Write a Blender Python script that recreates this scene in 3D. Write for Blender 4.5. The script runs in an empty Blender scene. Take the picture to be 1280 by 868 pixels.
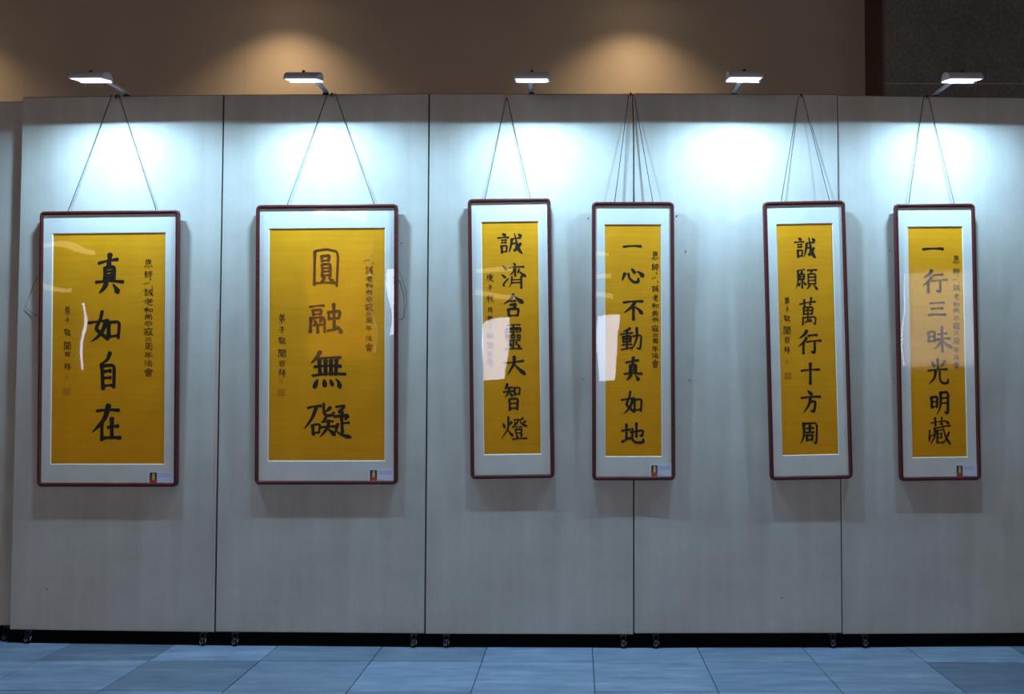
import bpy, bmesh, math, random
from mathutils import Vector, Matrix

# ------------------------------------------------------------------ camera
sc = bpy.context.scene
COL = sc.collection
F = 1366.0; TILT = .0440; ROLL = .0021; YAW = .0; CX = 82.0; H = 1.4385; D = 6.30; ARC = .009
cd = bpy.data.cameras.new('camera'); cam = bpy.data.objects.new('camera', cd); COL.objects.link(cam)
cd.sensor_width = 36.0; cd.lens = F / 1280 * 36.0; cd.shift_x = -CX / 1280; cd.clip_end = 100; cd.clip_start = .02
fw = Vector((math.sin(YAW) * math.cos(TILT), math.cos(YAW) * math.cos(TILT), math.sin(TILT)))
rt = Vector((math.cos(YAW), -math.sin(YAW), 0)); up = rt.cross(fw)
rt, up = rt * math.cos(ROLL) + up * math.sin(ROLL), up * math.cos(ROLL) - rt * math.sin(ROLL)
M = Matrix((rt, up, -fw)).transposed().to_4x4(); M.translation = (0, 0, H)
cam.matrix_world = M
sc.camera = cam

# ------------------------------------------------------------------ world, exposure, room lights
w = bpy.data.worlds.new('world'); sc.world = w; w.use_nodes = True
w.node_tree.nodes['Background'].inputs[0].default_value = (.55, .72, 1, 1)
w.node_tree.nodes['Background'].inputs[1].default_value = .25
sc.view_settings.view_transform = 'Standard'; sc.view_settings.look = 'None'
sc.view_settings.exposure = 0.0; sc.view_settings.gamma = 1.0; sc.view_settings.use_curve_mapping = False
sc.cycles.max_bounces = 6; sc.cycles.diffuse_bounces = 3; sc.cycles.glossy_bounces = 3
sc.cycles.transparent_max_bounces = 12; sc.cycles.caustics_reflective = False; sc.cycles.caustics_refractive = False
LED_W = 42.0; BEAM = -16.0; LIP = .0043; LED_COL = (.40, .69, 1.0)
AMB_W = 7.0; WARM_W = 60.0

def area_light(name, loc, target, sx, sy, power, color, parent=None, spread=math.pi):
    l = bpy.data.lights.new(name, 'AREA'); l.shape = 'RECTANGLE'; l.size = sx; l.size_y = sy
    l.energy = power; l.color = color; l.spread = spread
    o = bpy.data.objects.new(name, l); COL.objects.link(o)
    d = (Vector(target) - Vector(loc)).normalized()
    o.rotation_mode = 'QUATERNION'; o.rotation_quaternion = d.to_track_quat('-Z', 'Y')
    o.location = loc
    if parent: o.parent = parent
    return o

ROOM_X0, ROOM_X1, REAR_Y, BACK_Y, CEIL_Z = -12.0, 9.0, -7.0, 8.3, 5.3
# added ambient fill under the ceiling over the visitors' side, no fixture there
area_light('ambient_fill', (-.4, 1.6, 5.2), (-.4, 1.6, 0), 9.0, 2.2, AMB_W, (1.0, .86, .72))
# warm downlights washing the wall behind the panels
WASH_X = (-4.87, -2.23, .41)
for wx in WASH_X:
    l = bpy.data.lights.new('wall_washer_beam', 'SPOT'); l.energy = WARM_W; l.color = (1, .70, .40)
    l.spot_size = math.radians(118); l.spot_blend = 1.0; l.shadow_soft_size = .04
    o = bpy.data.objects.new('wall_washer_beam', l); COL.objects.link(o)
    o.location = (wx, 7.88, 4.52); o.rotation_euler = (math.radians(0), 0, 0)

# ------------------------------------------------------------------ helpers
def ray(x, y):
    return (fw + rt * ((x - 640 - CX) / F) - up * ((y - 434) / F)).normalized()
def on_plane(x, y, p0, n):
    o = Vector((0, 0, H)); d = ray(x, y); n = Vector(n)
    return o + d * ((Vector(p0) - o).dot(n) / d.dot(n))
def at(x, y, Y):
    return on_plane(x, y, (0, Y, 0), (0, 1, 0))
def arcY(X): return D + ARC * X * X

def mat(name, color, rough=.6, metal=0.0, spec=.5, coat=0.0, emit=None, estr=0.0):
    m = bpy.data.materials.new(name); m.use_nodes = True
    b = m.node_tree.nodes['Principled BSDF']
    b.inputs['Base Color'].default_value = (*color, 1); b.inputs['Roughness'].default_value = rough
    b.inputs['Metallic'].default_value = metal; b.inputs['Specular IOR Level'].default_value = spec
    b.inputs['Coat Weight'].default_value = coat
    if emit: b.inputs['Emission Color'].default_value = (*emit, 1); b.inputs['Emission Strength'].default_value = estr
    return m
class NT:
    def __init__(s, m): s.t = m.node_tree; s.b = s.t.nodes.get('Principled BSDF')
    def n(s, typ, **k):
        x = s.t.nodes.new(typ)
        for a, v in k.items(): setattr(x, a, v)
        return x
    def l(s, a, b): s.t.links.new(a, b)
    def noise(s, scale=(1, 1, 1), sc_=5, det=4, coord='Object', rough=.5):
        c = s.n('ShaderNodeTexCoord'); mp = s.n('ShaderNodeMapping'); mp.inputs['Scale'].default_value = scale
        s.l(c.outputs[coord], mp.inputs[0]); nz = s.n('ShaderNodeTexNoise')
        nz.inputs['Scale'].default_value = sc_; nz.inputs['Detail'].default_value = det; nz.inputs['Roughness'].default_value = rough
        s.l(mp.outputs[0], nz.inputs['Vector']); return nz.outputs['Fac']
    def ramp(s, fac, stops):
        r = s.n('ShaderNodeValToRGB'); e = r.color_ramp.elements
        while len(e) < len(stops): e.new(.5)
        for i, (p, c) in enumerate(stops): e[i].position = p; e[i].color = (*c, 1) if len(c) == 3 else c
        s.l(fac, r.inputs[0]); return r.outputs[0]
    def mul(s, a, b, f=1.0, blend='MULTIPLY'):
        x = s.n('ShaderNodeMix', data_type='RGBA', blend_type=blend); x.inputs[0].default_value = f
        for sock, v in ((x.inputs[6], a), (x.inputs[7], b)):
            if isinstance(v, tuple): sock.default_value = (*v, 1)
            else: s.l(v, sock)
        return x.outputs[2]
    def bump(s, h, strength=.2, dist=.002):
        x = s.n('ShaderNodeBump'); x.inputs['Strength'].default_value = strength; x.inputs['Distance'].default_value = dist
        s.l(h, x.inputs['Height']); s.l(x.outputs[0], s.b.inputs['Normal']); return x

# panel fabric: pale grey beige cloth, vertical washed streaks and a fine weave
m_cloth = mat('panel_cloth', (.50, .48, .44), .9, spec=.15); t = NT(m_cloth)
s1 = t.noise((9, 9, .35), 1.6, 5); s2 = t.noise((1, 1, 1), 2.2, 6, rough=.62); s3 = t.noise((240, 240, 60), 2, 2); s4 = t.noise((60, 60, 260), 2, 2)
c = t.ramp(s1, [(.3, (.50, .475, .41)), (.5, (.53, .505, .44)), (.7, (.56, .535, .47))])
c = t.mul(c, t.ramp(s2, [(.3, (.86, .84, .81)), (.5, (.97, .96, .95)), (.68, (1.05, 1.05, 1.05))]))
c = t.mul(c, t.ramp(s3, [(.3, (.88, .88, .87)), (.7, (1.07, 1.07, 1.07))]))
c = t.mul(c, t.ramp(s4, [(.3, (.92, .92, .92)), (.7, (1.05, 1.05, 1.05))]))
t.l(c, t.b.inputs['Base Color']); t.bump(s3, .25, .001)
m_alu = mat('brushed_aluminium', (.66, .67, .66), .35, .8)
m_edge = mat('panel_edge_dark', (.05, .045, .04), .6)
m_black = mat('gap_shade_black', (.002, .002, .002), .9, spec=.05)  # near-black for the shade strip under the panels
m_wheel = mat('caster_tyre', (.006, .006, .007), .5, spec=.2)
m_hub = mat('caster_hub_grey', (.42, .42, .44), .4, .2)
m_steel = mat('caster_steel', (.008, .008, .009), .5, .1)
m_wood = mat('rosewood_lacquer', (.13, .022, .022), .45, spec=.3); t = NT(m_wood)
nz = t.noise((3, 3, 40), 3, 5); t.l(t.ramp(nz, [(.35, (.052, .007, .006)), (.65, (.112, .018, .013))]), t.b.inputs['Base Color'])
m_mat = mat('mat_board', (.8, .79, .72), .85, spec=.2); t = NT(m_mat)
nz = t.noise((1, 1, 1), 9, 5); t.l(t.ramp(nz, [(.35, (.80, .785, .715)), (.65, (.85, .835, .765))]), t.b.inputs['Base Color'])
m_bevel = mat('mat_bevel_core', (.92, .86, .66), .8, spec=.2)
m_paper = mat('yellow_xuan_paper', (.74, .40, .003), .72, spec=.25); t = NT(m_paper)
nz = t.noise((1.2, 1.2, 30), 2.0, 4); n2 = t.noise((1, 1, 1), 3.5, 5)
c = t.ramp(nz, [(.3, (.90, .365, .002)), (.7, (.96, .41, .003))])
c = t.mul(c, t.ramp(n2, [(.35, (.93, .90, .9)), (.65, (1.03, 1.03, 1)) ]))
t.l(c, t.b.inputs['Base Color']); t.bump(nz, .3, .002)
m_ink = mat('black_ink', (.022, .014, .006), .55, spec=.3)
m_seal = mat('red_seal_paste', (.60, .17, .012), .8)
m_cord = mat('hanging_cord', (.03, .032, .038), .8)
m_card = mat('white_card', (.62, .62, .70), .6)
m_cardtxt = mat('card_print_blue', (.24, .25, .42), .7)
m_cdark = mat('photo_dark_green', (.03, .045, .02), .5)
m_cskin = mat('photo_pale_yellow', (.70, .42, .10), .5)
m_cred = mat('photo_red_robe', (.50, .03, .015), .5)
m_back = mat('backing_hardboard', (.18, .11, .06), .8)
m_lamp = mat('lamp_satin_silver', (.58, .56, .64), .42, .15)
m_knob = mat('lamp_knob_black', (.015, .015, .015), .5)
m_clip_gold = mat('orange_ribbon_clip', (.70, .33, .03), .5)
m_clip = mat('dark_metal_hook', (.08, .06, .045), .45, .6)
m_led = mat('led_diffuser', (.9, .95, 1), .5, emit=(.80, .93, 1.0), estr=2.2)
m_nail = mat('nail_head', (.05, .05, .06), .5, .4)
# thin glazing
m_glass = bpy.data.materials.new('picture_glass'); m_glass.use_nodes = True
gt = m_glass.node_tree; gt.nodes.clear()
go = gt.nodes.new('ShaderNodeOutputMaterial'); mx = gt.nodes.new('ShaderNodeMixShader'); tr = gt.nodes.new('ShaderNodeBsdfTransparent')
gl = gt.nodes.new('ShaderNodeBsdfGlossy'); gl.inputs['Roughness'].default_value = .012; fr = gt.nodes.new('ShaderNodeFresnel'); fr.inputs[0].default_value = 1.36
tr.inputs[0].default_value = (.985, .99, .985, 1)
gtc = gt.nodes.new('ShaderNodeTexCoord'); gn = gt.nodes.new('ShaderNodeTexNoise'); gn.inputs['Scale'].default_value = 2.2; gn.inputs['Detail'].default_value = 1
gb = gt.nodes.new('ShaderNodeBump'); gb.inputs['Strength'].default_value = .12; gb.inputs['Distance'].default_value = .02
gt.links.new(gtc.outputs['Object'], gn.inputs['Vector']); gt.links.new(gn.outputs['Fac'], gb.inputs['Height']); gt.links.new(gb.outputs[0], gl.inputs['Normal'])
gg = gt.nodes.new('ShaderNodeNewGeometry'); ga = gt.nodes.new('ShaderNodeMath'); ga.operation = 'SUBTRACT'; ga.inputs[0].default_value = 1
gm = gt.nodes.new('ShaderNodeMath'); gm.operation = 'MULTIPLY'      # the reflection is taken once, on the outer face of the pane
gt.links.new(gg.outputs['Backfacing'], ga.inputs[1]); gt.links.new(fr.outputs[0], gm.inputs[0]); gt.links.new(ga.outputs[0], gm.inputs[1])
gt.links.new(gm.outputs[0], mx.inputs[0]); gt.links.new(tr.outputs[0], mx.inputs[1]); gt.links.new(gl.outputs[0], mx.inputs[2]); gt.links.new(mx.outputs[0], go.inputs[0])
# slate tile, tint per tile from the object's colour
m_tile = mat('slate_blue_tile', (.12, .2, .3), .5, spec=.35); t = NT(m_tile)
oi = t.n('ShaderNodeObjectInfo'); geo = t.n('ShaderNodeNewGeometry')
def wnoise(sx, s, d):
    mp = t.n('ShaderNodeMapping'); mp.inputs['Scale'].default_value = sx; t.l(geo.outputs['Position'], mp.inputs[0])
    q = t.n('ShaderNodeTexNoise'); q.inputs['Scale'].default_value = s; q.inputs['Detail'].default_value = d; q.inputs['Roughness'].default_value = .6
    t.l(mp.outputs[0], q.inputs['Vector']); return q.outputs['Fac']
a = wnoise((1.2, 7, 1), 1.2, 6); b_ = wnoise((1, 3, 1), 5, 6)
c = t.ramp(a, [(.3, (.13, .165, .215)), (.55, (.175, .215, .27)), (.75, (.24, .28, .34))])
c = t.mul(c, t.ramp(b_, [(.3, (.74, .77, .80)), (.7, (1.16, 1.15, 1.12))]))
c = t.mul(c, oi.outputs['Color']); t.l(c, t.b.inputs['Base Color']); t.bump(b_, .3, .003)
m_grout = mat('grout', (.05, .075, .10), .9)
m_wall = mat('brown_painted_wall', (.26, .205, .165), .85, spec=.2); t = NT(m_wall)
nz = t.noise((1, 1, 1), 1.5, 5); t.l(t.ramp(nz, [(.3, (.42, .36, .285)), (.7, (.47, .405, .32))]), t.b.inputs['Base Color'])
m_trim = mat('dark_brown_reveal', (.12, .075, .058), .8)
m_stone = mat('dark_stone_cladding', (.11, .10, .09), .6); t = NT(m_stone)
nz = t.noise((1, 1, 1), 2.5, 8, rough=.7); n3 = t.noise((1, 1, 1), 40, 3)
c = t.ramp(nz, [(.3, (.12, .11, .095)), (.7, (.20, .185, .165))]); c = t.mul(c, t.ramp(n3, [(.35, (.8, .8, .8)), (.7, (1.15, 1.15, 1.15))]))
t.l(c, t.b.inputs['Base Color'])
m_jointline = mat('pale_joint_sealant', (.34, .31, .27), .8)
m_ceil = mat('ceiling_paint', (.42, .38, .34), .9)
m_rear = mat('rear_wall_paint', (.30, .23, .17), .85)
m_pane = mat('daylit_pane', (.8, .85, 1), .3, emit=(.80, .83, 1.0), estr=27.0)
m_warm = mat('downlight_lens', (1, .9, .8), .3, emit=(1, .78, .5), estr=25.0)

def link(name, bm, m, parent=None, smooth=False, bevel=0):
    me = bpy.data.meshes.new(name)
    bmesh.ops.recalc_face_normals(bm, faces=bm.faces) if bevel >= 0 else None
    bm.to_mesh(me); bm.free()
    for mm in (m if isinstance(m, (list, tuple)) else [m]): me.materials.append(mm)
    if smooth:
        for p in me.polygons: p.use_smooth = True
    o = bpy.data.objects.new(name, me); COL.objects.link(o)
    if parent: o.parent = parent
    if bevel > 0:
        md = o.modifiers.new('bevel', 'BEVEL'); md.width = bevel; md.segments = 2; md.limit_method = 'ANGLE'
    return o
def empty(name, loc, rot=(0, 0, 0), parent=None):
    o = bpy.data.objects.new(name, None); o.empty_display_size = .1; COL.objects.link(o)
    o.location = loc; o.rotation_euler = rot
    if parent: o.parent = parent
    return o
def tag(o, label=None, cat=None, group=None, kind=None):
    if label: o['label'] = label
    if cat: o['category'] = cat
    if group: o['group'] = group
    if kind: o['kind'] = kind
    return o
def box(bm, x0, x1, y0, y1, z0, z1, mi=0):
    v = [bm.verts.new(p) for p in ((x0, y0, z0), (x1, y0, z0), (x1, y1, z0), (x0, y1, z0), (x0, y0, z1), (x1, y0, z1), (x1, y1, z1), (x0, y1, z1))]
    for f in ((0, 3, 2, 1), (4, 5, 6, 7), (0, 1, 5, 4), (1, 2, 6, 5), (2, 3, 7, 6), (3, 0, 4, 7)):
        bm.faces.new([v[i] for i in f]).material_index = mi
    return v
def bx(*a):
    bm = bmesh.new(); box(bm, *a); return bm
def cyl(bm, p0, p1, r, n=16, r2=None):
    p0, p1 = Vector(p0), Vector(p1); d = (p1 - p0).normalized(); q = d.to_track_quat('Z', 'Y')
    r2 = r if r2 is None else r2; rings = []
    for p, rr in ((p0, r), (p1, r2)):
        rings.append([bm.verts.new(p + q @ Vector((math.cos(k * math.tau / n) * rr, math.sin(k * math.tau / n) * rr, 0))) for k in range(n)])
    for k in range(n): bm.faces.new((rings[0][k], rings[0][(k + 1) % n], rings[1][(k + 1) % n], rings[1][k]))
    bm.faces.new(rings[0][::-1]); bm.faces.new(rings[1])
def tube(bm, pts, r, n=6):
    pts = [Vector(p) for p in pts]; rings = []
    for i, p in enumerate(pts):
        d = (pts[min(i + 1, len(pts) - 1)] - pts[max(i - 1, 0)]).normalized(); q = d.to_track_quat('Z', 'Y')
        rings.append([bm.verts.new(p + q @ Vector((math.cos(k * math.tau / n) * r, math.sin(k * math.tau / n) * r, 0))) for k in range(n)])
    for a, b in zip(rings, rings[1:]):
        for k in range(n): bm.faces.new((a[k], a[(k + 1) % n], b[(k + 1) % n], b[k]))
    bm.faces.new(rings[0][::-1]); bm.faces.new(rings[-1])
def prism(bm, poly, a0, a1, axis='x', mi=0):
    """poly = list of 2D points; extruded along an axis"""
    def P(u, v, a): return {'x': (a, u, v), 'y': (u, a, v), 'z': (u, v, a)}[axis]
    A = [bm.verts.new(P(u, v, a0)) for u, v in poly]; B = [bm.verts.new(P(u, v, a1)) for u, v in poly]
    n = len(poly)
    for i in range(n): bm.faces.new((A[i], A[(i + 1) % n], B[(i + 1) % n], B[i])).material_index = mi
    bm.faces.new(A[::-1]).material_index = mi; bm.faces.new(B).material_index = mi

# ------------------------------------------------------------------ setting
def struct(name, bm, m, **k): return tag(link(name, bm, m, **k), kind='structure')
floor = struct('floor', bx(ROOM_X0, ROOM_X1, REAR_Y, BACK_Y, -.2, -.006), m_grout)
X0T, D1 = -2.9128, 5.972
row1 = {-1: .98, 0: .74, 1: 1.16, 2: .86, 3: .84, 4: 1.08, 5: 1.05, 6: .92, 7: .98, 8: 1.04, 9: .62, 10: .8}
row2 = {-1: 1.0, 0: 1.02, 1: .70, 2: .88, 3: 1.06, 4: 1.04, 5: 1.0, 6: .92, 7: .90, 8: .60, 9: .9}
row3 = {0: .9, 1: 1.0, 2: .85, 7: 1.0, 8: .85}
rnd = random.Random(4)
tm = None
for r_, y0 in enumerate([D1 - .6 * k for k in range(-3, 6)]):
    for j in range(-8, 16):
        xa = X0T + .6 * j
        if xa < -7.2 or xa > 5.6: continue
        if tm is None:
            bm = bmesh.new(); box(bm, .0025, .5975, .0025, .5975, -.012, 0)
            to = link('tile', bm, m_tile, parent=floor, bevel=.0015); tm = to.data
        else:
            to = bpy.data.objects.new('tile', tm); COL.objects.link(to); to.parent = floor
            md = to.modifiers.new('bevel', 'BEVEL'); md.width = .0015; md.segments = 1
        to.location = (xa, y0, rnd.uniform(-.0008, .0008))
        v = {3: row1, 4: row2, 5: row3}.get(r_ + 1 - 0, {}).get(j) if False else None
        k = round((D1 - y0) / .6)
        v = {0: row1, 1: row2, 2: row3}.get(k, {}).get(j)
        if v is None: v = rnd.uniform(.78, 1.08)
        to.color = (v * rnd.uniform(.97, 1.03), v, v * rnd.uniform(.98, 1.02), 1)

bw = struct('wall_back', bx(ROOM_X0, ROOM_X1, BACK_Y, BACK_Y + .2, 0, CEIL_Z), m_wall)
# stone-clad pillar standing proud of the back wall, right
px0 = 2.206
pillar = struct('trim_1', bx(px0, ROOM_X1 - .02, 7.82, BACK_Y, 0, CEIL_Z), m_trim)
zj = at(1190, 104.5, 7.8).z
bm = bx(px0 + .012, px0 + 4.2, 7.80, 7.822, zj + .004, CEIL_Z - .01); link('stone_slab', bm, m_stone, parent=pillar, bevel=.002)
bm = bx(px0 + .012, px0 + 4.2, 7.80, 7.822, zj - 1.2, zj - .004); link('stone_slab', bm, m_stone, parent=pillar, bevel=.002)
bm = bx(px0 + .012, px0 + 4.2, 7.80, 7.822, .05, zj - 1.208); link('stone_slab', bm, m_stone, parent=pillar, bevel=.002)
bm = bx(px0 + .012, px0 + 4.2, 7.802, 7.821, zj - .004, zj + .004); link('joint_strip', bm, m_jointline, parent=pillar)
bm = bx(px0 - .002, px0 + .012, 7.796, 7.83, .0, CEIL_Z - .01); link('corner_bead', bm, mat('corner_bead_brown', (.12, .09, .075), .6), parent=pillar)
struct('wall_left', bx(ROOM_X0 - .2, ROOM_X0, REAR_Y, BACK_Y, 0, CEIL_Z), m_wall)
struct('wall_right', bx(ROOM_X1, ROOM_X1 + .2, REAR_Y, BACK_Y, 0, CEIL_Z), m_wall)
struct('ceiling', bx(ROOM_X0, ROOM_X1, REAR_Y, BACK_Y, CEIL_Z, CEIL_Z + .2), m_ceil)
# rear wall behind the viewer with tall window bays (they show in the picture glass)
WIN = [(-10.68, -10.54, 1.5, 2.7), (-5.65, -4.40, 1.75, 3.9), (-4.19, -3.4, 2.05, 3.3), (-1.88, -1.32, 1.3, 2.45), (.42, .86, 1.3, 2.5), (6.95, 8.4, 1.6, 3.35)]  # bays placed for their reflections; the second is added for an orange glow
edges = sorted({ROOM_X0, ROOM_X1} | {a for q in WIN for a in q[:2]})
bm = bmesh.new()
for a, b in zip(edges, edges[1:]):
    q = [k for k in WIN if k[0] <= a and b <= k[1]]
    if q:
        box(bm, a, b, REAR_Y - .2, REAR_Y, 0, q[0][2]); box(bm, a, b, REAR_Y - .2, REAR_Y, q[0][3], CEIL_Z)
    else: box(bm, a, b, REAR_Y - .2, REAR_Y, 0, CEIL_Z)
struct('wall_rear', bm, m_rear)
m_sheer = bpy.data.materials.new('sheer_curtain'); m_sheer.use_nodes = True
_t = m_sheer.node_tree; _t.nodes.clear(); _o = _t.nodes.new('ShaderNodeOutputMaterial'); _m = _t.nodes.new('ShaderNodeMixShader')
_a = _t.nodes.new('ShaderNodeBsdfTransparent'); _a.inputs[0].default_value = (.42, .36, .28, 1); _b = _t.nodes.new('ShaderNodeBsdfTranslucent'); _b.inputs[0].default_value = (.42, .33, .25, 1)
_m.inputs[0].default_value = .6; _t.links.new(_a.outputs[0], _m.inputs[1]); _t.links.new(_b.outputs[0], _m.inputs[2]); _t.links.new(_m.outputs[0], _o.inputs[0])
m_orange = m_sheer.copy(); m_orange.name = 'orange_glow_sheet'  # added sheet that tints a pane for a warm glow in the glass
for _n in m_orange.node_tree.nodes:
    if _n.type == 'BSDF_TRANSPARENT': _n.inputs[0].default_value = (.10, .03, 0, 1)
    if _n.type == 'BSDF_TRANSLUCENT': _n.inputs[0].default_value = (.5, .17, .006, 1)
m_wframe = mat('window_frame_bronze', (.06, .045, .035), .5)
for i, (a, b, z0, z1) in enumerate(WIN):
    bm = bmesh.new()
    box(bm, a, b, REAR_Y - .14, REAR_Y - .08, z0, z0 + .04); box(bm, a, b, REAR_Y - .14, REAR_Y - .08, z1 - .04, z1)
    box(bm, a, a + .03, REAR_Y - .14, REAR_Y - .08, z0 + .04, z1 - .04); box(bm, b - .03, b, REAR_Y - .14, REAR_Y - .08, z0 + .04, z1 - .04)
    wf = struct('window_%d' % (i + 1), bm, m_wframe)
    link('pane', bx(a + .03, b - .03, REAR_Y - .115, REAR_Y - .105, z0 + .04, z1 - .04), m_pane, parent=wf)
    if b - a > 1.2:        # sheer curtain drawn in uneven folds across the widest window; orange one is added glow
        bm = bmesh.new(); pr_ = None; K = 90; rc = random.Random(3)
        for k in range(K + 1):
            x = a + (b - a) * k / K; y = REAR_Y + .06 + .022 * math.sin(k * .9 + 2 * math.sin(k * .17))
            q = (bm.verts.new((x, y, .3)), bm.verts.new((x, y, z1 + .1)))
            if pr_: bm.faces.new((pr_[0], q[0], q[1], pr_[1]))
            pr_ = q
        link('curtain', bm, m_sheer if a > 0 else m_orange, parent=wf, smooth=True, bevel=-1)

# ------------------------------------------------------------------ display panels
ZT, ZB = 3.1955, .074
seams = [(-4.56, None)]
for x0, y0, x1, y1 in ((27, 120, 11.5, 787), (279, 118.5, 269, 791.5), (536, 116.5, 531.5, 795.3), (788, 117.3, 796.5, 794.2), (1044, 120, 1056.5, 791.8)):
    Xa = at(x0, y0, D); Xb = at(x1, y1, D)
    q = (Xa.x + Xb.x) / 2; k = arcY(q) / D
    seams.append((q * k, 0))
seams.append((seams[-1][0] + 1.215, 0))
SX = [s[0] for s in seams]
PL = [
 ('pale grey cloth display panel cut by the left photo edge, its top set lower', 0),
 ('grey cloth display panel behind the leftmost framed scroll of four characters', 0),
 ('grey cloth display panel behind the framed scroll with the round boxed first character', 0),
 ('grey cloth display panel under the small orange ribbon clip', 0),
 ('grey cloth display panel left of the tall dark seam, lamp at its middle', 0),
 ('grey cloth display panel at the right, in front of the stone pillar', 0)]
panels = []
def panel_y(X):
    for a, b in zip(SX, SX[1:]):
        if X <= b or b == SX[-1]:
            ya, yb = arcY(a), arcY(b); return ya + (yb - ya) * (X - a) / (b - a), math.atan2(yb - ya, b - a)
for i, (a, b) in enumerate(zip(SX, SX[1:])):
    ya, yb = arcY(a), arcY(b)
    if i == 0: ya += .05; yb += .05
    L = math.hypot(b - a, yb - ya); rot = math.atan2(yb - ya, b - a)
    dz = {0: -.012, 1: .0, 4: .004}.get(i, 0); db = {0: .012, 1: .004, 2: .002, 4: .006}.get(i, 0)
    if i == 1: db = .0
    zt, zb = ZT + dz, ZB + db
    root = empty('display_panel', (a, ya, 0), (0, 0, rot)); tag(root, PL[i][0], 'display panel', 'row of wheeled exhibition panels'); panels.append(root)
    g = .0045 if i != 0 else .001
    link('board', bx(g, L - g, 0, .045, zb, zt - .004), m_cloth, parent=root, bevel=.002)
    link('top_rail', bx(g, L - g, .003, .043, zt - .004, zt), m_alu if i in () else mat('top_rail_brown', (.16, .12, .09), .5) if i == 0 else bpy.data.materials['top_rail_brown'], parent=root)
    # slim metal edge strips; the right edge of the first full panel shows bare aluminium
    link('edge_strip', bx(L - g, L - g + (.004 if i != 1 else .003), .004, .042, zb, zt), m_edge, parent=root)
    if i == 1:
        link('edge_strip', bx(L - g - .011, L - g, -.0015, 0, zb, zt - 1.25), m_alu, parent=root)['label'] = 'bare aluminium edge strip'
    if i == 5:
        link('edge_strip', bx(g - .0035, g + .001, -.001, .042, zb, zt), m_alu, parent=root)['label'] = 'bare aluminium edge strip'
    link('gap_shade', bx(.0008, L - .0008, -.008, .045, .001, zb + .001), m_black, parent=root)  # dark strip standing in for the shade under the panel
    for cxp in (.125, L - .060) if i else (L - .03, L - .5):
        cr = link('caster', bx(cxp - .02, cxp + .02, -.014, .03, zb - .008, zb), m_steel, parent=root)
        bm = bmesh.new(); cyl(bm, (cxp - .009, -.012, .024), (cxp + .009, -.012, .024), .024, 18); link('wheel', bm, m_wheel, parent=cr, smooth=False)
        bm = bmesh.new(); box(bm, cxp - .014, cxp - .011, -.03, .006, .018, zb - .008); box(bm, cxp + .011, cxp + .014, -.03, .006, .018, zb - .008)
        cyl(bm, (cxp - .015, -.012, .024), (cxp + .015, -.012, .024), .006, 10)
        link('fork', bm, m_steel, parent=cr)
        bm = bmesh.new(); tube(bm, [(cxp + .0155, -.012 + .012 * math.cos(k * .52), .024 + .012 * math.sin(k * .52)) for k in range(8)] , .0016, 5)
        tube(bm, [(cxp - .004 + .008 * math.cos(k * .5 + 2.6), -.0385, .026 + .010 * math.sin(k * .5 + 2.6)) for k in range(9)], .0012, 5)
        link('hub_ring', bm, m_hub, parent=cr)

def panel_pt(x, y, off=0.0):
    """point on the panel face under an image position, lifted towards the hall by off"""
    X = at(x, y, D).x
    for _ in range(4):
        Y, rot = panel_y(X); X = at(x, y, Y).x
    p = at(x, y, Y - off / math.cos(rot)); return p, rot
# small nails left in the cloth
for (x, y) in ((735, 273), (846, 270), (857, 314), (59, 737), (729, 474), (862, 475), (502, 304), (1112, 313), (1116, 474), (977, 748)):
    p, rot = panel_pt(x, y)
    host = max([k for k in range(len(SX) - 1) if SX[k] <= p.x]); r = panels[host]
    loc = Matrix.Rotation(-r.rotation_euler.z, 3, 'Z') @ (p - r.location)
    bm = bmesh.new(); cyl(bm, (loc.x, -.004, loc.z), (loc.x, .0, loc.z), .0035, 8); link('nail', bm, m_nail, parent=r)

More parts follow.
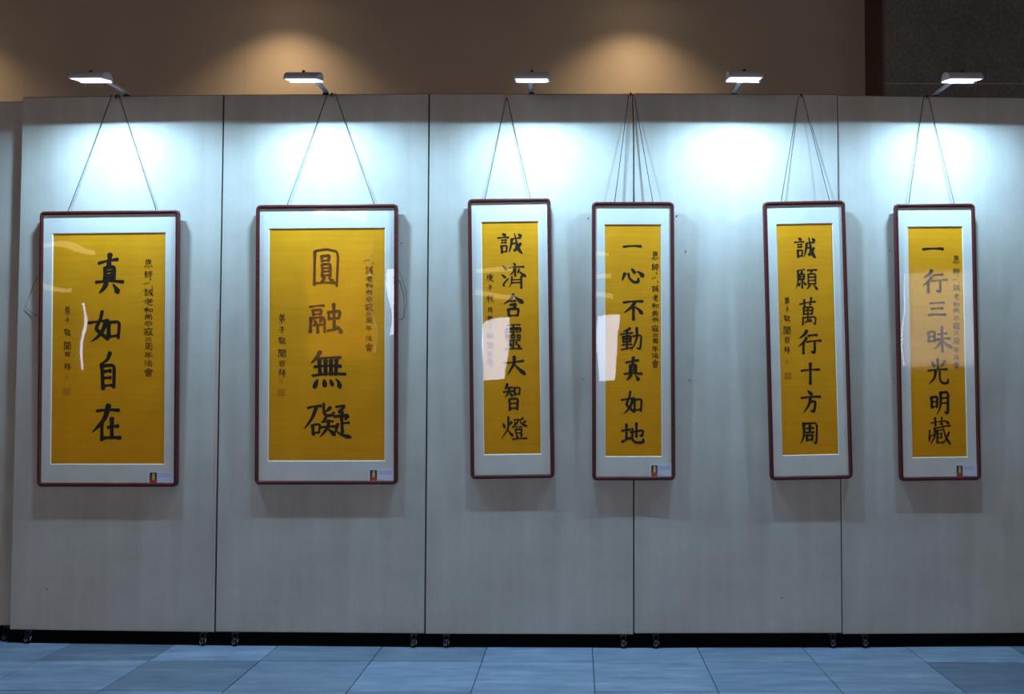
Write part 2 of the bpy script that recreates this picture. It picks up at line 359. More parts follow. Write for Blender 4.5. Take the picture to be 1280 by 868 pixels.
# ------------------------------------------------------------------ brush writing
G = {
'真': "h10,22 80,12;s52,0 47,30;s34,34 32,66;k36,34 68,30 66,66;h38,44 60,42;h38,53 60,51;h36,61 62,59;h0,70 50,67 100,69;p38,74 28,86 12,98;n64,76 74,86 82,97",
'如': "k44,0 40,22 24,58 40,72 62,92;p56,34 46,62 30,84 10,99;h2,38 28,34 62,30;s64,38 64,84;k66,36 98,34 94,88;h66,84 92,80",
'自': "p66,0 46,20 4,32;s14,32 22,100;k22,36 94,34 90,96;h32,52 68,50;h32,70 68,69;h26,92 86,90",
'在': "h16,16 95,14;p58,0 42,40 0,78;s34,48 34,100;h56,64 92,60;s70,38 70,94;h38,95 100,94",
'圓': "s6,8 4,96;k8,6 50,1 96,8 90,100;h6,92 86,91;s32,20 34,34;k34,20 62,18 60,32;h36,32 58,31;s34,42 34,74;k36,42 66,40 66,74;h40,52 60,51;h40,61 60,60;h38,71 62,70;p42,76 38,84 26,90;n58,76 66,82 78,88",
'融': "h0,10 44,6;s10,22 12,38;k12,22 36,20 34,36;h14,36 32,35;s4,48 2,94;k6,48 46,44 46,96;d14,54 20,66;p36,52 30,64;h12,72 38,70;s25,72 25,96;s58,28 60,52;k58,28 94,24 90,48;h62,50 88,48;s74,2 76,86;k54,90 74,86 92,80;n84,74 92,84 98,98",
'無': "p26,0 16,16 0,32;h20,20 85,16;h10,42 86,40;s24,24 26,62;s42,24 42,62;s58,23 58,62;s74,20 72,62;h4,66 100,62;d18,78 10,98;d38,78 40,94;d56,78 62,92;n72,76 80,84 84,100",
'礙': "h8,13 36,7;p26,12 16,45 0,74;s18,64 20,90;k20,62 34,60 32,86;h20,86 32,84;p56,12 50,20 44,26;k42,0 42,28 48,36 60,34 64,26;p46,42 42,50 36,56;h40,54 62,52;h34,70 66,67;p52,50 50,70 34,98;n50,72 58,82 66,92;k68,10 88,6 80,18 74,26;d74,20 82,28;k64,38 96,34 88,46;s80,40 82,84;h82,58 96,56;p72,60 68,78 60,92;n68,80 82,92 100,98",
'誠': "d20,2 30,9;h0,23 44,20;h16,34 34,33;h16,46 34,45;s16,62 18,94;k18,62 38,60 36,90;h18,90 34,88;h56,28 92,22;p58,28 54,60 46,94;k60,50 76,46 74,86 66,78;n68,0 78,48 86,78 98,96;p92,50 82,70 66,90;d84,4 94,14",
'濟': "n2,12 10,18 20,26;d0,48 14,58;k10,92 4,88 26,64;d50,0 56,10;h30,20 92,16;p52,26 46,38 34,50;s56,24 56,52;k72,24 66,40;n72,32 84,44 100,54;p42,56 40,80 30,98;s82,54 82,100;h44,68 80,67;h44,80 80,79",
'含': "p50,0 34,22 0,42;n50,4 72,20 100,36;h38,30 60,28;k34,46 64,42 52,60;s24,66 28,96;k26,64 78,62 72,94;h28,94 70,92",
'靈': "h12,4 90,2;s8,18 4,32;k8,18 96,14 90,30;s50,4 50,36;h22,22 38,22;h22,30 38,30;h62,22 78,22;h62,30 78,30;s6,42 8,54;k6,42 24,42 22,54;h8,54 22,54;s40,42 42,54;k40,42 58,42 56,54;h42,54 56,54;s74,42 76,54;k74,42 92,42 90,54;h76,54 90,54;h12,64 90,62;s50,62 50,94;p30,68 26,78 12,88;d30,74 38,84;p70,68 62,82;n70,74 88,88;h0,98 100,94",
'大': "h2,34 40,30 90,22;p48,0 46,40 16,98;n48,38 70,66 100,94",
'智': "p22,2 14,14 4,22;h16,16 50,14;h0,32 54,28;p32,16 28,34 8,52;d36,34 50,46;s64,16 66,42;k66,16 96,14 92,40;h66,40 90,38;s34,60 36,100;k36,58 84,56 80,98;h38,76 78,74;h38,94 78,92",
'燈': "d8,28 14,44;p40,22 34,36;p28,0 26,50 0,96;n26,56 36,70 46,82;k50,12 70,10 60,28 44,46;d52,22 58,30;p84,4 76,14;p94,18 84,28;n72,8 80,28 100,40;h56,44 80,42;s56,54 58,70;k58,54 80,52 78,70;h58,70 78,69;d60,76 64,88;p80,74 76,88;h44,96 100,92",
'一': "h0,68 30,46 70,38 100,56",
'心': "p14,34 8,56 1,82;k30,34 36,68 56,94 78,90 76,68;d46,2 60,28;n72,20 88,34 99,54",
'不': "h0,10 100,4;p60,8 42,34 4,64;s52,30 52,100;n62,34 82,50 98,70",
'動': "p44,2 30,10 12,14;h0,28 56,22;s12,38 14,62;k14,38 48,34 46,60;h14,49 46,47;h14,61 46,59;s30,8 30,90;h8,74 52,71;h4,94 56,85;k58,36 98,30 92,92 78,86;p76,0 74,50 50,98",
'地': "h0,38 34,32;s20,6 20,76;h0,94 38,74;k38,46 94,34 90,66 80,60;s64,0 64,68;k46,26 46,84 62,98 96,96 94,80",
'願': "h6,8 40,2;p10,8 10,60 0,96;p28,12 22,24;s18,26 18,52;k20,26 40,24 38,50;h20,38 38,37;h20,50 38,49;s30,54 30,92;d20,66 14,80;d38,64 46,76;h54,6 96,4;p74,8 68,20;s58,24 58,74;k60,24 92,22 92,74;h60,40 88,39;h60,56 88,55;h60,72 88,71;p66,78 60,88 50,98;n82,78 92,88 100,100",
'萬': "h0,24 92,14;s26,8 28,32;s68,0 62,26;s22,38 24,62;k24,36 78,34 74,60;h24,48 74,47;h24,61 74,60;s48,36 48,86;s20,74 18,100;k20,74 96,70 92,100 82,94;k32,90 50,86 64,84;d60,78 68,88",
'行': "p36,0 26,16 4,32;p36,30 22,50 0,68;s22,50 22,98;h42,22 82,18;h36,48 100,42;k72,46 72,98 58,90",
'十': "h0,36 100,30;s50,0 50,100",
'方': "d36,0 54,16;h0,32 100,26;k44,50 76,46 68,96 54,90;p48,32 40,62 12,100",
'周': "p18,4 20,60 0,98;k20,6 96,2 92,100 80,92;h36,28 74,26;s54,14 54,46;h34,48 76,46;s36,60 38,84;k38,60 70,58 68,82;h38,82 68,80",
'三': "h8,8 92,2;h16,48 84,44;h0,96 100,94",
'昧': "s4,22 6,60;k6,22 30,18 28,58;h6,40 28,39;h6,58 28,57;h44,30 78,26;h36,52 90,46;s58,0 60,100;p56,54 46,72 26,90;n62,54 76,70 100,84",
'光': "s46,0 48,38;d18,12 30,28;p82,8 72,20 60,32;h0,46 92,40;p36,46 30,74 4,98;k56,46 58,82 70,95 98,94 97,80",
'明': "s2,26 6,70;k4,26 36,22 34,68;h6,46 34,45;h6,68 34,66;p54,4 54,60 34,100;k54,6 98,2 96,98 82,90;h56,30 94,28;h56,52 94,50",
'藏': "h12,20 80,13;s30,2 32,30;s60,0 56,26;h30,40 98,30;p28,38 28,70 8,98;s6,48 6,68;h2,70 24,64;p6,72 4,88;s40,48 40,92;h42,48 62,45;h42,60 60,58;s58,58 58,74;h42,75 60,73;h42,92 64,89;n62,20 74,62 84,80 99,98;p92,54 80,76 64,98;d78,12 90,22",
'Y': "h0,66 60,50;d64,0 76,14;d84,84 92,100",
'恩': "s20,2 20,50;k22,4 80,2 78,48;h30,22 70,20;p50,8 44,28 28,42;n50,24 68,40;h22,48 78,46;d12,64 4,92;k28,62 36,90 66,92 68,80;d46,58 54,72;d80,62 96,82",
'師': "p22,0 14,12;s10,20 10,92;k10,20 38,18 36,40 10,42;k10,58 38,56 36,88 10,90;h50,14 98,10;s54,34 54,76;k54,34 94,30 92,72 84,68;s72,14 72,100",
'老': "h20,20 76,16;s46,0 46,38;h0,42 100,36;p86,12 50,52 6,80;p78,54 60,64 44,70;k42,56 42,92 88,94 90,80",
'和': "p40,2 26,10 10,16;h0,34 52,30;s28,14 28,98;p26,38 16,56 0,70;n30,42 48,58;s62,32 64,80;k64,32 98,30 94,78;h64,78 94,76",
'尚': "s50,0 50,28;d22,8 34,24;p80,6 66,22;s10,34 10,98;k10,34 92,32 90,98 80,92;s32,54 34,80;k34,54 68,52 66,78;h34,78 66,77",
'示': "h20,10 78,8;h0,38 100,34;k50,38 50,98 38,90;p28,54 18,72 6,82;n70,52 82,64 94,78",
'寂': "d46,0 54,10;d8,18 4,32;k8,20 94,16 86,32;s24,34 24,60;h24,46 44,44;h4,62 48,58;s28,62 28,96;p14,72 4,86;d38,72 48,84;k54,48 88,44 76,72 48,98;n58,58 76,80 100,96",
'年': "p24,0 16,20 2,34;h20,20 86,16;h20,44 80,40;s22,44 22,66;h0,68 100,64;s52,20 52,100",
'法': "d6,8 18,18;d0,36 12,46;h2,96 22,64;h36,26 88,22;s62,2 62,50;h28,52 100,48;k60,52 40,86 84,80;d74,64 92,94",
'會': "p50,0 34,20 0,34;n50,2 70,20 100,32;h34,30 66,29;s20,42 20,62;k20,42 82,40 80,62;s50,42 50,62;h20,62 80,61;s28,72 30,100;k30,72 74,70 72,100;h30,86 72,85;h30,98 72,97",
'弟': "d26,2 34,12;p72,0 62,12;k16,20 80,18 78,36;h20,36 78,35;k20,36 16,54 86,52 80,78 68,74;s50,18 50,100;p46,56 30,76 6,88",
'子': "k18,8 80,6 52,32;k52,30 54,96 38,88;h0,50 100,44",
'敬': "h0,14 50,12;s14,4 14,24;s34,2 34,22;p16,26 4,46;k12,40 48,38 44,88 36,84;s16,56 18,74;k18,56 32,55 32,72;h18,73 32,72;p66,6 54,34;h60,28 96,24;p86,28 72,66 46,96;n58,44 76,72 100,94",
'聞': "s4,2 4,98;k4,4 40,2 40,36;h4,20 38,19;h4,36 38,35;k60,36 60,2 98,2 98,98 90,94;h62,19 96,18;h62,36 96,35;h26,50 76,48;s36,50 36,80;s64,50 64,100;h36,62 64,61;h36,74 64,73;h22,88 76,82",
'百': "h0,8 100,4;p50,8 40,26;s20,30 22,98;k22,30 82,28 80,98;h24,62 80,60;h24,94 80,92",
'拜': "p36,2 8,12;h4,32 40,28;h0,54 42,50;p24,10 24,60 10,98;h54,12 92,8;h52,32 92,30;h50,52 96,48;h46,72 100,68;s72,12 72,100",
'庚': "d46,0 54,10;h12,18 94,14;p14,18 12,60 0,98;k34,32 78,30 78,58;h24,46 96,42;h34,60 78,58;s56,22 56,62;p54,62 42,84 20,98;n56,66 76,86 100,98",
'秋': "p40,2 26,10 8,14;h0,32 50,28;s26,12 26,98;p24,36 14,54 0,68;d34,44 44,54;d58,24 62,40;p94,20 86,36;p76,2 74,50 48,98;n76,52 86,76 100,96",
'月': "p20,4 20,60 0,98;k20,6 90,4 88,98 74,90;h22,34 88,32;h22,62 88,60",
}
PROF = {'h': [(0, 1.1), (.14, 1.0), (.5, .72), (.82, 1.0), (1, 1.3)], 's': [(0, 1.2), (.2, .95), (.6, .85), (1, 1.1)],
        'p': [(0, 1.3), (.4, 1.05), (.8, .68), (1, .22)], 'n': [(0, .45), (.45, .9), (.82, 1.5), (1, .8)],
        'd': [(0, .6), (.5, 1.15), (1, 1.15)], 'k': [(0, .95), (.3, .85), (.7, 1.1), (1, .9)]}
def prof(s, t):
    P = PROF[s]
    for (a, u), (b, v) in zip(P, P[1:]):
        if t <= b: return u + (v - u) * (t - a) / (b - a)
    return P[-1][1]
def smooth_path(pts, style, n=5):
    if len(pts) == 2:
        (x0, y0), (x1, y1) = pts
        m = 3 if style in 'hsd' else 4
        L = math.hypot(x1 - x0, y1 - y0); bow = .03 * L * (1 if style == 'h' else -1 if style == 'p' else .3)
        out = []
        for i in range(m + 2):
            t = i / (m + 1); o = bow * 4 * t * (1 - t)
            out.append((x0 + (x1 - x0) * t - (y1 - y0) / L * -o * 0, y0 + (y1 - y0) * t - o * (1 if style == 'h' else 0)))
        return out
    if style == 'k':                       # turns stay crisp, legs are straight with a small round at the corner
        out = [pts[0]]
        for i in range(1, len(pts) - 1):
            a, b, c = pts[i - 1], pts[i], pts[i + 1]
            for t in (.82,): out.append((a[0] + (b[0] - a[0]) * t, a[1] + (b[1] - a[1]) * t))
            out.append(((a[0] * .06 + b[0] * .88 + c[0] * .06), (a[1] * .06 + b[1] * .88 + c[1] * .06)))
            for t in (.18,): out.append((b[0] + (c[0] - b[0]) * t, b[1] + (c[1] - b[1]) * t))
        out.append(pts[-1]); return out
    P = [pts[0]] + list(pts) + [pts[-1]]; out = []
    for i in range(1, len(P) - 2):
        p0, p1, p2, p3 = P[i - 1:i + 3]
        for k in range(n):
            t = k / n
            out.append(tuple(.5 * (2 * p1[j] + (p2[j] - p0[j]) * t + (2 * p0[j] - 5 * p1[j] + 4 * p2[j] - p3[j]) * t * t + (3 * p1[j] - p0[j] - 3 * p2[j] + p3[j]) * t ** 3) for j in (0, 1)))
    out.append(pts[-1]); return out
def glyph(bm, ch, box_, wid, to2d, y=-.0006, rng=None):
    """brush strokes of one character as raised ribbons; box_ in picture units, to2d maps them to the sheet"""
    x0, y0, x1, y1 = box_
    for n_, st in enumerate(G[ch].split(';')):
        s = st[0]; pts = [tuple(float(v) for v in q.split(',')) for q in st[1:].split()]
        i = wid * .42
        pts = [(x0 + i + (x1 - x0 - 2 * i) * a / 100, y0 + i * .7 + (y1 - y0 - 1.4 * i) * b / 100) for a, b in pts]
        path = [Vector(to2d(*p)) for p in smooth_path(pts, s)]
        Ls = [0]
        for a, b in zip(path, path[1:]): Ls.append(Ls[-1] + (b - a).length)
        T = Ls[-1] or 1e-6
        sc_w = wid * UNIT * (1.0 if s in 'snd' else .74 if s == 'h' else .9) * .5 * (rng.uniform(.86, 1.14) if rng else 1)
        if s == 'd': sc_w *= 1.05
        L_, R_ = [], []
        for k, p in enumerate(path):
            d = path[min(k + 1, len(path) - 1)] - path[max(k - 1, 0)]; d = d.normalized() if d.length > 1e-9 else Vector((1, 0))
            nrm = Vector((-d.y, d.x)); w_ = sc_w * prof(s, Ls[k] / T)
            L_.append(p + nrm * w_); R_.append(p - nrm * w_)
        da = (path[0] - path[1]).normalized(); db = (path[-1] - path[-2]).normalized()
        wa, wb = sc_w * prof(s, 0), sc_w * prof(s, 1)
        ca = [path[0] + da * wa * .7 + (L_[0] - path[0]) * .55, path[0] + da * wa * .62 + (R_[0] - path[0]) * .6]
        tip = 1.6 if s == 'p' else .7
        cb = [path[-1] + db * wb * tip + (R_[-1] - path[-1]) * .5, path[-1] + db * wb * tip * .9 + (L_[-1] - path[-1]) * .55]
        yy = y - n_ * 3e-6
        def V(p): return bm.verts.new((p.x, yy, p.y))
        LV = [V(p) for p in L_]; RV = [V(p) for p in R_]
        A = [V(p) for p in ca]; B = [V(p) for p in cb]
        fs = [(A[0], LV[0], RV[0], A[1])] + [(LV[k], LV[k + 1], RV[k + 1], RV[k]) for k in range(len(LV) - 1)] + [(LV[-1], B[1], B[0], RV[-1])]
        for f in fs: bm.faces.new(f)
UNIT = D / F      # one picture unit at the panels, in metres

# ------------------------------------------------------------------ framed calligraphy
S14 = '恩師Y誠老和尚示寂三周年法會'
def col(x0, x1, items): return [(c, (x0 + a, y0, x1 - a, y1)) for c, y0, y1, a in items]
FR = [
 dict(c=[(49, 263.5), (223.5, 263), (221, 609), (45.5, 608.5)], p=[(64.5, 292), (205.5, 291.5), (203, 580.5), (62.5, 580)], w=5.6,
  label='wide framed yellow calligraphy of four characters, leftmost of the row',
  big=[('真', (116, 316.5, 154.5, 369)), ('如', (106, 387.5, 151, 429)), ('自', (120.5, 439.5, 145, 488)), ('在', (111.5, 505.5, 151, 552))],
  small=[(.98, col(177.5, 190.5, [('恩', 324, 335.5, 1), ('師', 338, 347.5, 1), ('Y', 348, 359, 0), ('誠', 360, 370.5, 0), ('老', 372.5, 382, 0), ('和', 384, 391.5, .5), ('尚', 392, 400, 1), ('示', 401, 408, 1), ('寂', 409, 420, 0), ('三', 422, 427, 2), ('周', 428.5, 438.5, 1), ('年', 440, 448.5, 1), ('法', 450, 459, 1), ('會', 460, 471, 0)])),
         (.98, col(78, 87, [('弟', 382, 395, 0), ('子', 397, 404, 1.5), ('敬', 411, 420.5, 0), ('聞', 427, 438, 0), ('百', 440, 446, 0), ('拜', 454, 463.5, 0)]))],
  seal=[(81.5, 471.5, 4), (81.5, 490, 8.5)], card=(183.5, 589, 217, 607), cord=[((140, 118), (84.5, 263)), ((148, 117.5), (196, 263))], hook=(146, 116.5)),
 dict(c=[(319.5, 255), (497, 256), (496.5, 607), (318, 605)], p=[(336, 285.5), (480, 286), (480, 576.5), (335, 576)], w=5.5,
  label='wide framed yellow calligraphy of four characters, second from left, topmost character boxed in',
  big=[('圓', (389, 309.5, 425, 359)), ('融', (384.5, 378.5, 428.5, 418.5)), ('無', (386, 438.5, 433, 486.5)), ('礙', (377.5, 503.5, 439.5, 549))],
  small=[(.98, col(455, 466, [('Y', 319, 330, -1), ('誠', 332, 343, 0), ('老', 345, 352, 1), ('和', 353.5, 360.5, .5), ('尚', 362, 368.5, 1), ('示', 371, 377.5, 1), ('寂', 379, 389.5, 0), ('三', 391, 395.5, 1.5), ('周', 397, 404.5, 1), ('年', 407, 414, 1), ('法', 419, 427, 1), ('會', 429, 439.5, 0)])),
         (.98, col(346.5, 356.5, [('弟', 392, 405, 0), ('子', 408, 416.5, 1), ('敬', 421, 431, 0), ('聞', 436.5, 447, 0), ('百', 451, 458.5, .5), ('拜', 461, 472, 0)]))],
  seal=[(350, 476, 4), (350.5, 491, 8.5)], card=(459, 586, 492.5, 603.5), cord=[((409, 118), (358.5, 255)), ((418.5, 116), (468.5, 255))], hook=(415, 115.5)),
 dict(c=[(584.5, 247.5), (688, 248.5), (693, 598.5), (588, 598.5)], p=[(602, 277.5), (672, 277.5), (676, 568), (605, 568)], w=3.6,
  label='narrow framed yellow calligraphy hung from the orange ribbon clip',
  big=[('誠', (620.5, 290.5, 654, 318)), ('濟', (626, 327.5, 658, 360.5)), ('含', (628, 367, 655, 397.5)), ('靈', (630, 404.5, 653, 438.5)), ('大', (628, 445, 658, 470.5)), ('智', (628, 479, 652, 514)), ('燈', (625, 521, 659.5, 551.5))],
  small=[(.95, col(607.5, 617, [('庚', 342, 352, 0), ('子', 356, 363.5, 1.5), ('秋', 369, 378, 0), ('月', 384, 391.5, 1.5), ('弟', 394, 404, 0), ('子', 406, 412, 2), ('敬', 416, 424, 0), ('聞', 428, 437, .5), ('百', 440, 446, 1), ('拜', 448, 460, .5)]))],
  seal=[], card=None, cord=[((632.5, 124), (606, 248)), ((634.5, 124), (663.5, 248))], hook=(633.5, 119)),
 dict(c=[(740, 252), (842.5, 252.5), (844.5, 601), (740, 600.5)], p=[(756.5, 280.5), (826, 281.5), (827, 571), (757, 570.5)], w=3.7,
  label='narrow framed yellow calligraphy hanging over the panel seam on a three strand cord',
  big=[('一', (778, 304.5, 803, 310.5)), ('心', (776, 334.5, 806, 355)), ('不', (778, 374.5, 805, 400.5)), ('動', (774.5, 409, 804, 440)), ('真', (779, 446, 804, 477.5)), ('如', (775, 488.5, 804.5, 519)), ('地', (776, 528.5, 807.5, 555.5))],
  small=[(.92, col(814.5, 824, [('恩', 314, 325.5, .5), ('師', 329, 338, 0), ('Y', 340, 353, 0), ('誠', 356.5, 365, 0), ('老', 368, 376.5, 1), ('和', 378.5, 386, 0), ('尚', 387.5, 396, .5), ('示', 397, 403, .5), ('寂', 406, 415, 0), ('三', 417, 421.5, 1), ('周', 423, 430, 1), ('年', 432, 440, .5), ('法', 441, 448.5, .5), ('會', 449.5, 460, 0)]))],
  seal=[], card=(811.5, 580, 840.5, 597.5), cord=[((786, 118), (768, 252.5)), ((790.5, 118), (793, 252.5)), ((792.5, 118), (816.5, 252.5))], hook=(788.5, 116)),
 dict(c=[(954, 252), (1056.5, 250.5), (1066.5, 599.5), (963, 600)], p=[(971.5, 280.5), (1041, 279.5), (1048.5, 568.5), (979, 569)], w=3.4,
  label='narrow framed yellow calligraphy with a cross shaped fifth character, tilted slightly clockwise',
  big=[('誠', (992.5, 296, 1021.5, 323.5)), ('願', (994.5, 335.5, 1023.5, 362.5)), ('萬', (999.5, 371.5, 1022.5, 406.5)), ('行', (997.5, 412.5, 1028.5, 443.5)), ('十', (1001, 453.5, 1026.5, 481)), ('方', (1001, 488, 1027.5, 517.5)), ('周', (1000, 527.5, 1024.5, 556.5))],
  small=[(.95, col(980, 989, [('弟', 371, 381, .5), ('子', 383, 390.5, 2), ('敬', 394, 402.5, 0), ('聞', 408, 418.5, 0), ('百', 421, 429, .5), ('拜', 433, 442, .5)]))],
  seal=[(984.5, 453, 4), (985.5, 470, 8)], card=None, cord=[((998.5, 120), (976, 251.5)), ((1003.5, 120), (1037.5, 251))], hook=(1001.5, 122)),
 dict(c=[(1118, 254.5), (1219.5, 254.5), (1226.5, 600.5), (1125.5, 601.5)], p=[(1136, 283.5), (1204, 284), (1209.5, 571.5), (1142, 572)], w=3.6,
  label='narrow framed yellow calligraphy at the far right, in front of the pillar side',
  big=[('一', (1153.5, 308, 1181.5, 313.5)), ('行', (1153.5, 337, 1186.5, 367)), ('三', (1160.5, 377, 1184.5, 395.5)), ('昧', (1159, 407.5, 1193, 441)), ('光', (1160, 448, 1188.5, 482)), ('明', (1163.5, 488.5, 1188.5, 519.5)), ('藏', (1160.5, 521.5, 1191, 557.5))],
  small=[(.92, col(1192, 1201.5, [('恩', 319, 330, .5), ('師', 335, 342.5, 0), ('Y', 344, 353.5, 0), ('誠', 355, 363.5, 0), ('老', 367, 374.5, 1), ('和', 377, 384, .5), ('尚', 384.5, 391.5, .5), ('示', 394, 401, 1), ('寂', 403, 412, 0), ('三', 414, 418.5, 1), ('周', 422, 431, .5), ('年', 434, 441.5, 1), ('法', 443, 450.5, 1), ('會', 452, 461, .5)]))],
  seal=[], card=(1193.5, 580.5, 1222, 598), cord=[((1155, 118.5), (1135.5, 254.5)), ((1160, 118.5), (1193.5, 254.5))], hook=(1157.5, 117)),
]
BARW, DEPTH = .0215, .026
LEAN = [.015, .015, .014, .014, .013, .014]
def rrect(w2, h2, r, n=5):
    out = []
    for cx_, cz_, a0 in ((w2 - r, h2 - r, 0), (-w2 + r, h2 - r, 90), (-w2 + r, -h2 + r, 180), (w2 - r, -h2 + r, 270)):
        for k in range(n + 1):
            a = math.radians(a0 + 90 * k / n); out.append((cx_ + r * math.cos(a), cz_ + r * math.sin(a)))
    return out
rng = random.Random(8)
for fi, f in enumerate(FR):
    cxm = sum(p[0] for p in f['c']) / 4; cym = sum(p[1] for p in f['c']) / 4
    base, rot = panel_pt(cxm, cym, 0)
    # keep clear of the panels on both sides of a seam
    n = Vector((math.sin(rot), -math.cos(rot), 0))
    if fi in (3,):
        rot = 0.004; n = Vector((math.sin(rot), -math.cos(rot), 0))
    lean = LEAN[fi]; hh = 345 * UNIT / 2
    off = .003 + DEPTH + math.sin(lean) * hh + {3: .002, 4: .007}.get(fi, 0)
    n = Vector((math.sin(rot) * math.cos(lean), -math.cos(rot) * math.cos(lean), -math.sin(lean)))
    p0 = base + n * off                                     # front plane of the frame
    C = [on_plane(x, y, p0, n) for x, y in f['c']]
    cen = sum(C, Vector()) / 4
    ux = Vector((math.cos(rot), math.sin(rot), 0))
    W = ((C[1] - C[0]).length + (C[2] - C[3]).length) / 2; Hh = ((C[3] - C[0]).length + (C[2] - C[1]).length) / 2
    topm, botm = (C[0] + C[1]) / 2, (C[2] + C[3]) / 2; v = topm - botm
    roll = math.atan2(v.dot(ux), v.z)
    roll = roll
    root = empty('framed_calligraphy', cen, (lean, roll, rot)); tag(root, f['label'], 'framed calligraphy', 'framed calligraphy on the panels')
    Rm = (Matrix.Rotation(rot, 3, 'Z') @ Matrix.Rotation(roll, 3, 'Y') @ Matrix.Rotation(lean, 3, 'X')).inverted()
    def loc(x, y, p0=p0, n=n, cen=cen, Rm=Rm):
        q = Rm @ (on_plane(x, y, p0, n) - cen); return (q.x, q.z)
    w2, h2 = W / 2, Hh / 2
    # moulding: rounded profile swept round the rectangle (front at y=0, back at +DEPTH)
    bm = bmesh.new(); R0 = .027
    rings = []
    for inset, yy in ((.0, DEPTH), (.0, .006), (.0025, .0015), (.007, 0), (.014, .0005), (.019, .003), (BARW, .006), (BARW, DEPTH - .004)):
        r = max(R0 - inset, .0035)
        rings.append([bm.verts.new((x, yy, z)) for x, z in rrect(w2 - inset, h2 - inset, r)])
    for a, b in zip(rings, rings[1:]):
        for k in range(len(a)): bm.faces.new((a[k], a[(k + 1) % len(a)], b[(k + 1) % len(a)], b[k]))
    link('moulding', bm, m_wood, parent=root, smooth=True)
    link('backing_board', bx(-w2 + .004, w2 - .004, DEPTH - .003, DEPTH, -h2 + .004, h2 - .004), m_back, parent=root)
    iw, ih = w2 - BARW + .002, h2 - BARW + .002
    link('glass', bx(-iw, iw, .0075, .0095, -ih, ih), m_glass, parent=root)
    # mat with an opening and bevelled core edge
    P = [loc(*q) for q in f['p']]
    px0_, px1_ = (P[0][0] + P[3][0]) / 2, (P[1][0] + P[2][0]) / 2; pz1, pz0 = (P[0][1] + P[1][1]) / 2, (P[2][1] + P[3][1]) / 2
    bm = bmesh.new(); ym, yp = .0115, .0165
    O = [bm.verts.new((x, ym, z)) for x, z in ((-iw, ih), (iw, ih), (iw, -ih), (-iw, -ih))]
    g = .0045
    I = [bm.verts.new((x, ym, z)) for x, z in ((px0_ - g, pz1 + g), (px1_ + g, pz1 + g), (px1_ + g, pz0 - g), (px0_ - g, pz0 - g))]
    J = [bm.verts.new((x, yp, z)) for x, z in ((px0_, pz1), (px1_, pz1), (px1_, pz0), (px0_, pz0))]
    for k in range(4):
        bm.faces.new((O[k], O[(k + 1) % 4], I[(k + 1) % 4], I[k]))
        bm.faces.new((I[k], I[(k + 1) % 4], J[(k + 1) % 4], J[k])).material_index = 1
    link('mat_board', bm, [m_mat, m_bevel], parent=root)
    paper = link('paper', bx(px0_ - .01, px1_ + .01, yp, yp + .002, pz0 - .01, pz1 + .01), m_paper, parent=root)
    for ch, b4 in f['big']:
        bm = bmesh.new(); glyph(bm, ch, b4, f['w'] * (.72 if ch in '靈融礙藏濟願萬燈圓' else .86 if ch in '智誠動無' else 1.0), loc, yp - .0008, rng)
        link('character', bm, m_ink, parent=paper)
    for sw, items in f['small']:
        for ch, b4 in items:
            bm = bmesh.new(); glyph(bm, ch, b4, sw, loc, yp - .0008, rng)
            link('small_character', bm, m_ink, parent=paper)
    for (x, y, s) in f['seal']:
        bm = bmesh.new(); a = loc(x - s / 2, y - s / 2); b = loc(x + s / 2, y + s / 2)
        x0, x1, z0, z1 = a[0], b[0], b[1], a[1]; ww = x1 - x0; e = .0034 if s > 5 else .0018
        yy0, yy1 = yp - .0008, yp - .0001
        box(bm, x0, x1, yy0, yy1, z0, z0 + e); box(bm, x0, x1, yy0, yy1, z1 - e, z1); box(bm, x0, x0 + e, yy0, yy1, z0 + e, z1 - e); box(bm, x1 - e, x1, yy0, yy1, z0 + e, z1 - e)
        for k in range(1, 4 if s > 5 else 2):
            xx = x0 + ww * k / (4 if s > 5 else 2); box(bm, xx - e * .4, xx + e * .4, yy0, yy1, z0 + ww * .18, z1 - ww * .18)
            zz = z0 + ww * k / (4 if s > 5 else 2); box(bm, x0 + ww * .2, x0 + ww * .8, yy0 - .0001, yy1, zz - e * .3, zz + e * .3)
        link('seal', bm, m_seal, parent=paper)['label'] = 'small red seal stamp'
    if f['card']:
        x0, y0, x1, y1 = f['card']; a, b = loc(x0, y0), loc(x1, y1); cw, chh = b[0] - a[0], a[1] - b[1]
        card = link('label_card', bx(a[0], b[0], .0062, .0074, b[1], a[1]), m_card, parent=root); card['label'] = 'small white caption card with a tiny portrait photo'
        fx0, fx1, fz0, fz1 = a[0] + cw * .09, a[0] + cw * .36, b[1] + chh * .10, a[1] - chh * .12
        bm = bmesh.new(); box(bm, fx0, fx1, .0058, .0062, fz0, fz1, 0)
        fw_, fh_ = fx1 - fx0, fz1 - fz0
        prism(bm, [(fx0 + fw_ * u, fz0 + fh_ * v_) for u, v_ in ((.02, .02), (.98, .02), (.95, .25), (.75, .45), (.5, .5), (.2, .38), (.05, .2))], .0056, .0058, 'y', 2)
        prism(bm, [(fx0 + fw_ * u, fz0 + fh_ * v_) for u, v_ in ((.38, .35), (.66, .35), (.72, .6), (.66, .9), (.5, .97), (.4, .86), (.36, .6))], .0054, .0056, 'y', 1)
        link('photo', bm, [m_cdark, m_cskin, m_cred], parent=card)['label'] = 'tiny portrait of a figure in red robe'
        bm = bmesh.new()
        for k, (u0, u1) in enumerate(((.42, .92), (.42, .90), (.42, .60))):
            zz = a[1] - chh * (.22 + .14 * k + (.32 if k == 2 else 0)); q = u0
            while q < u1: box(bm, a[0] + cw * q, a[0] + cw * min(q + .035, u1), .0058, .0062, zz - .0022, zz + .0016); q += .05
        link('text_lines', bm, m_cardtxt, parent=card)['kind'] = 'stuff'
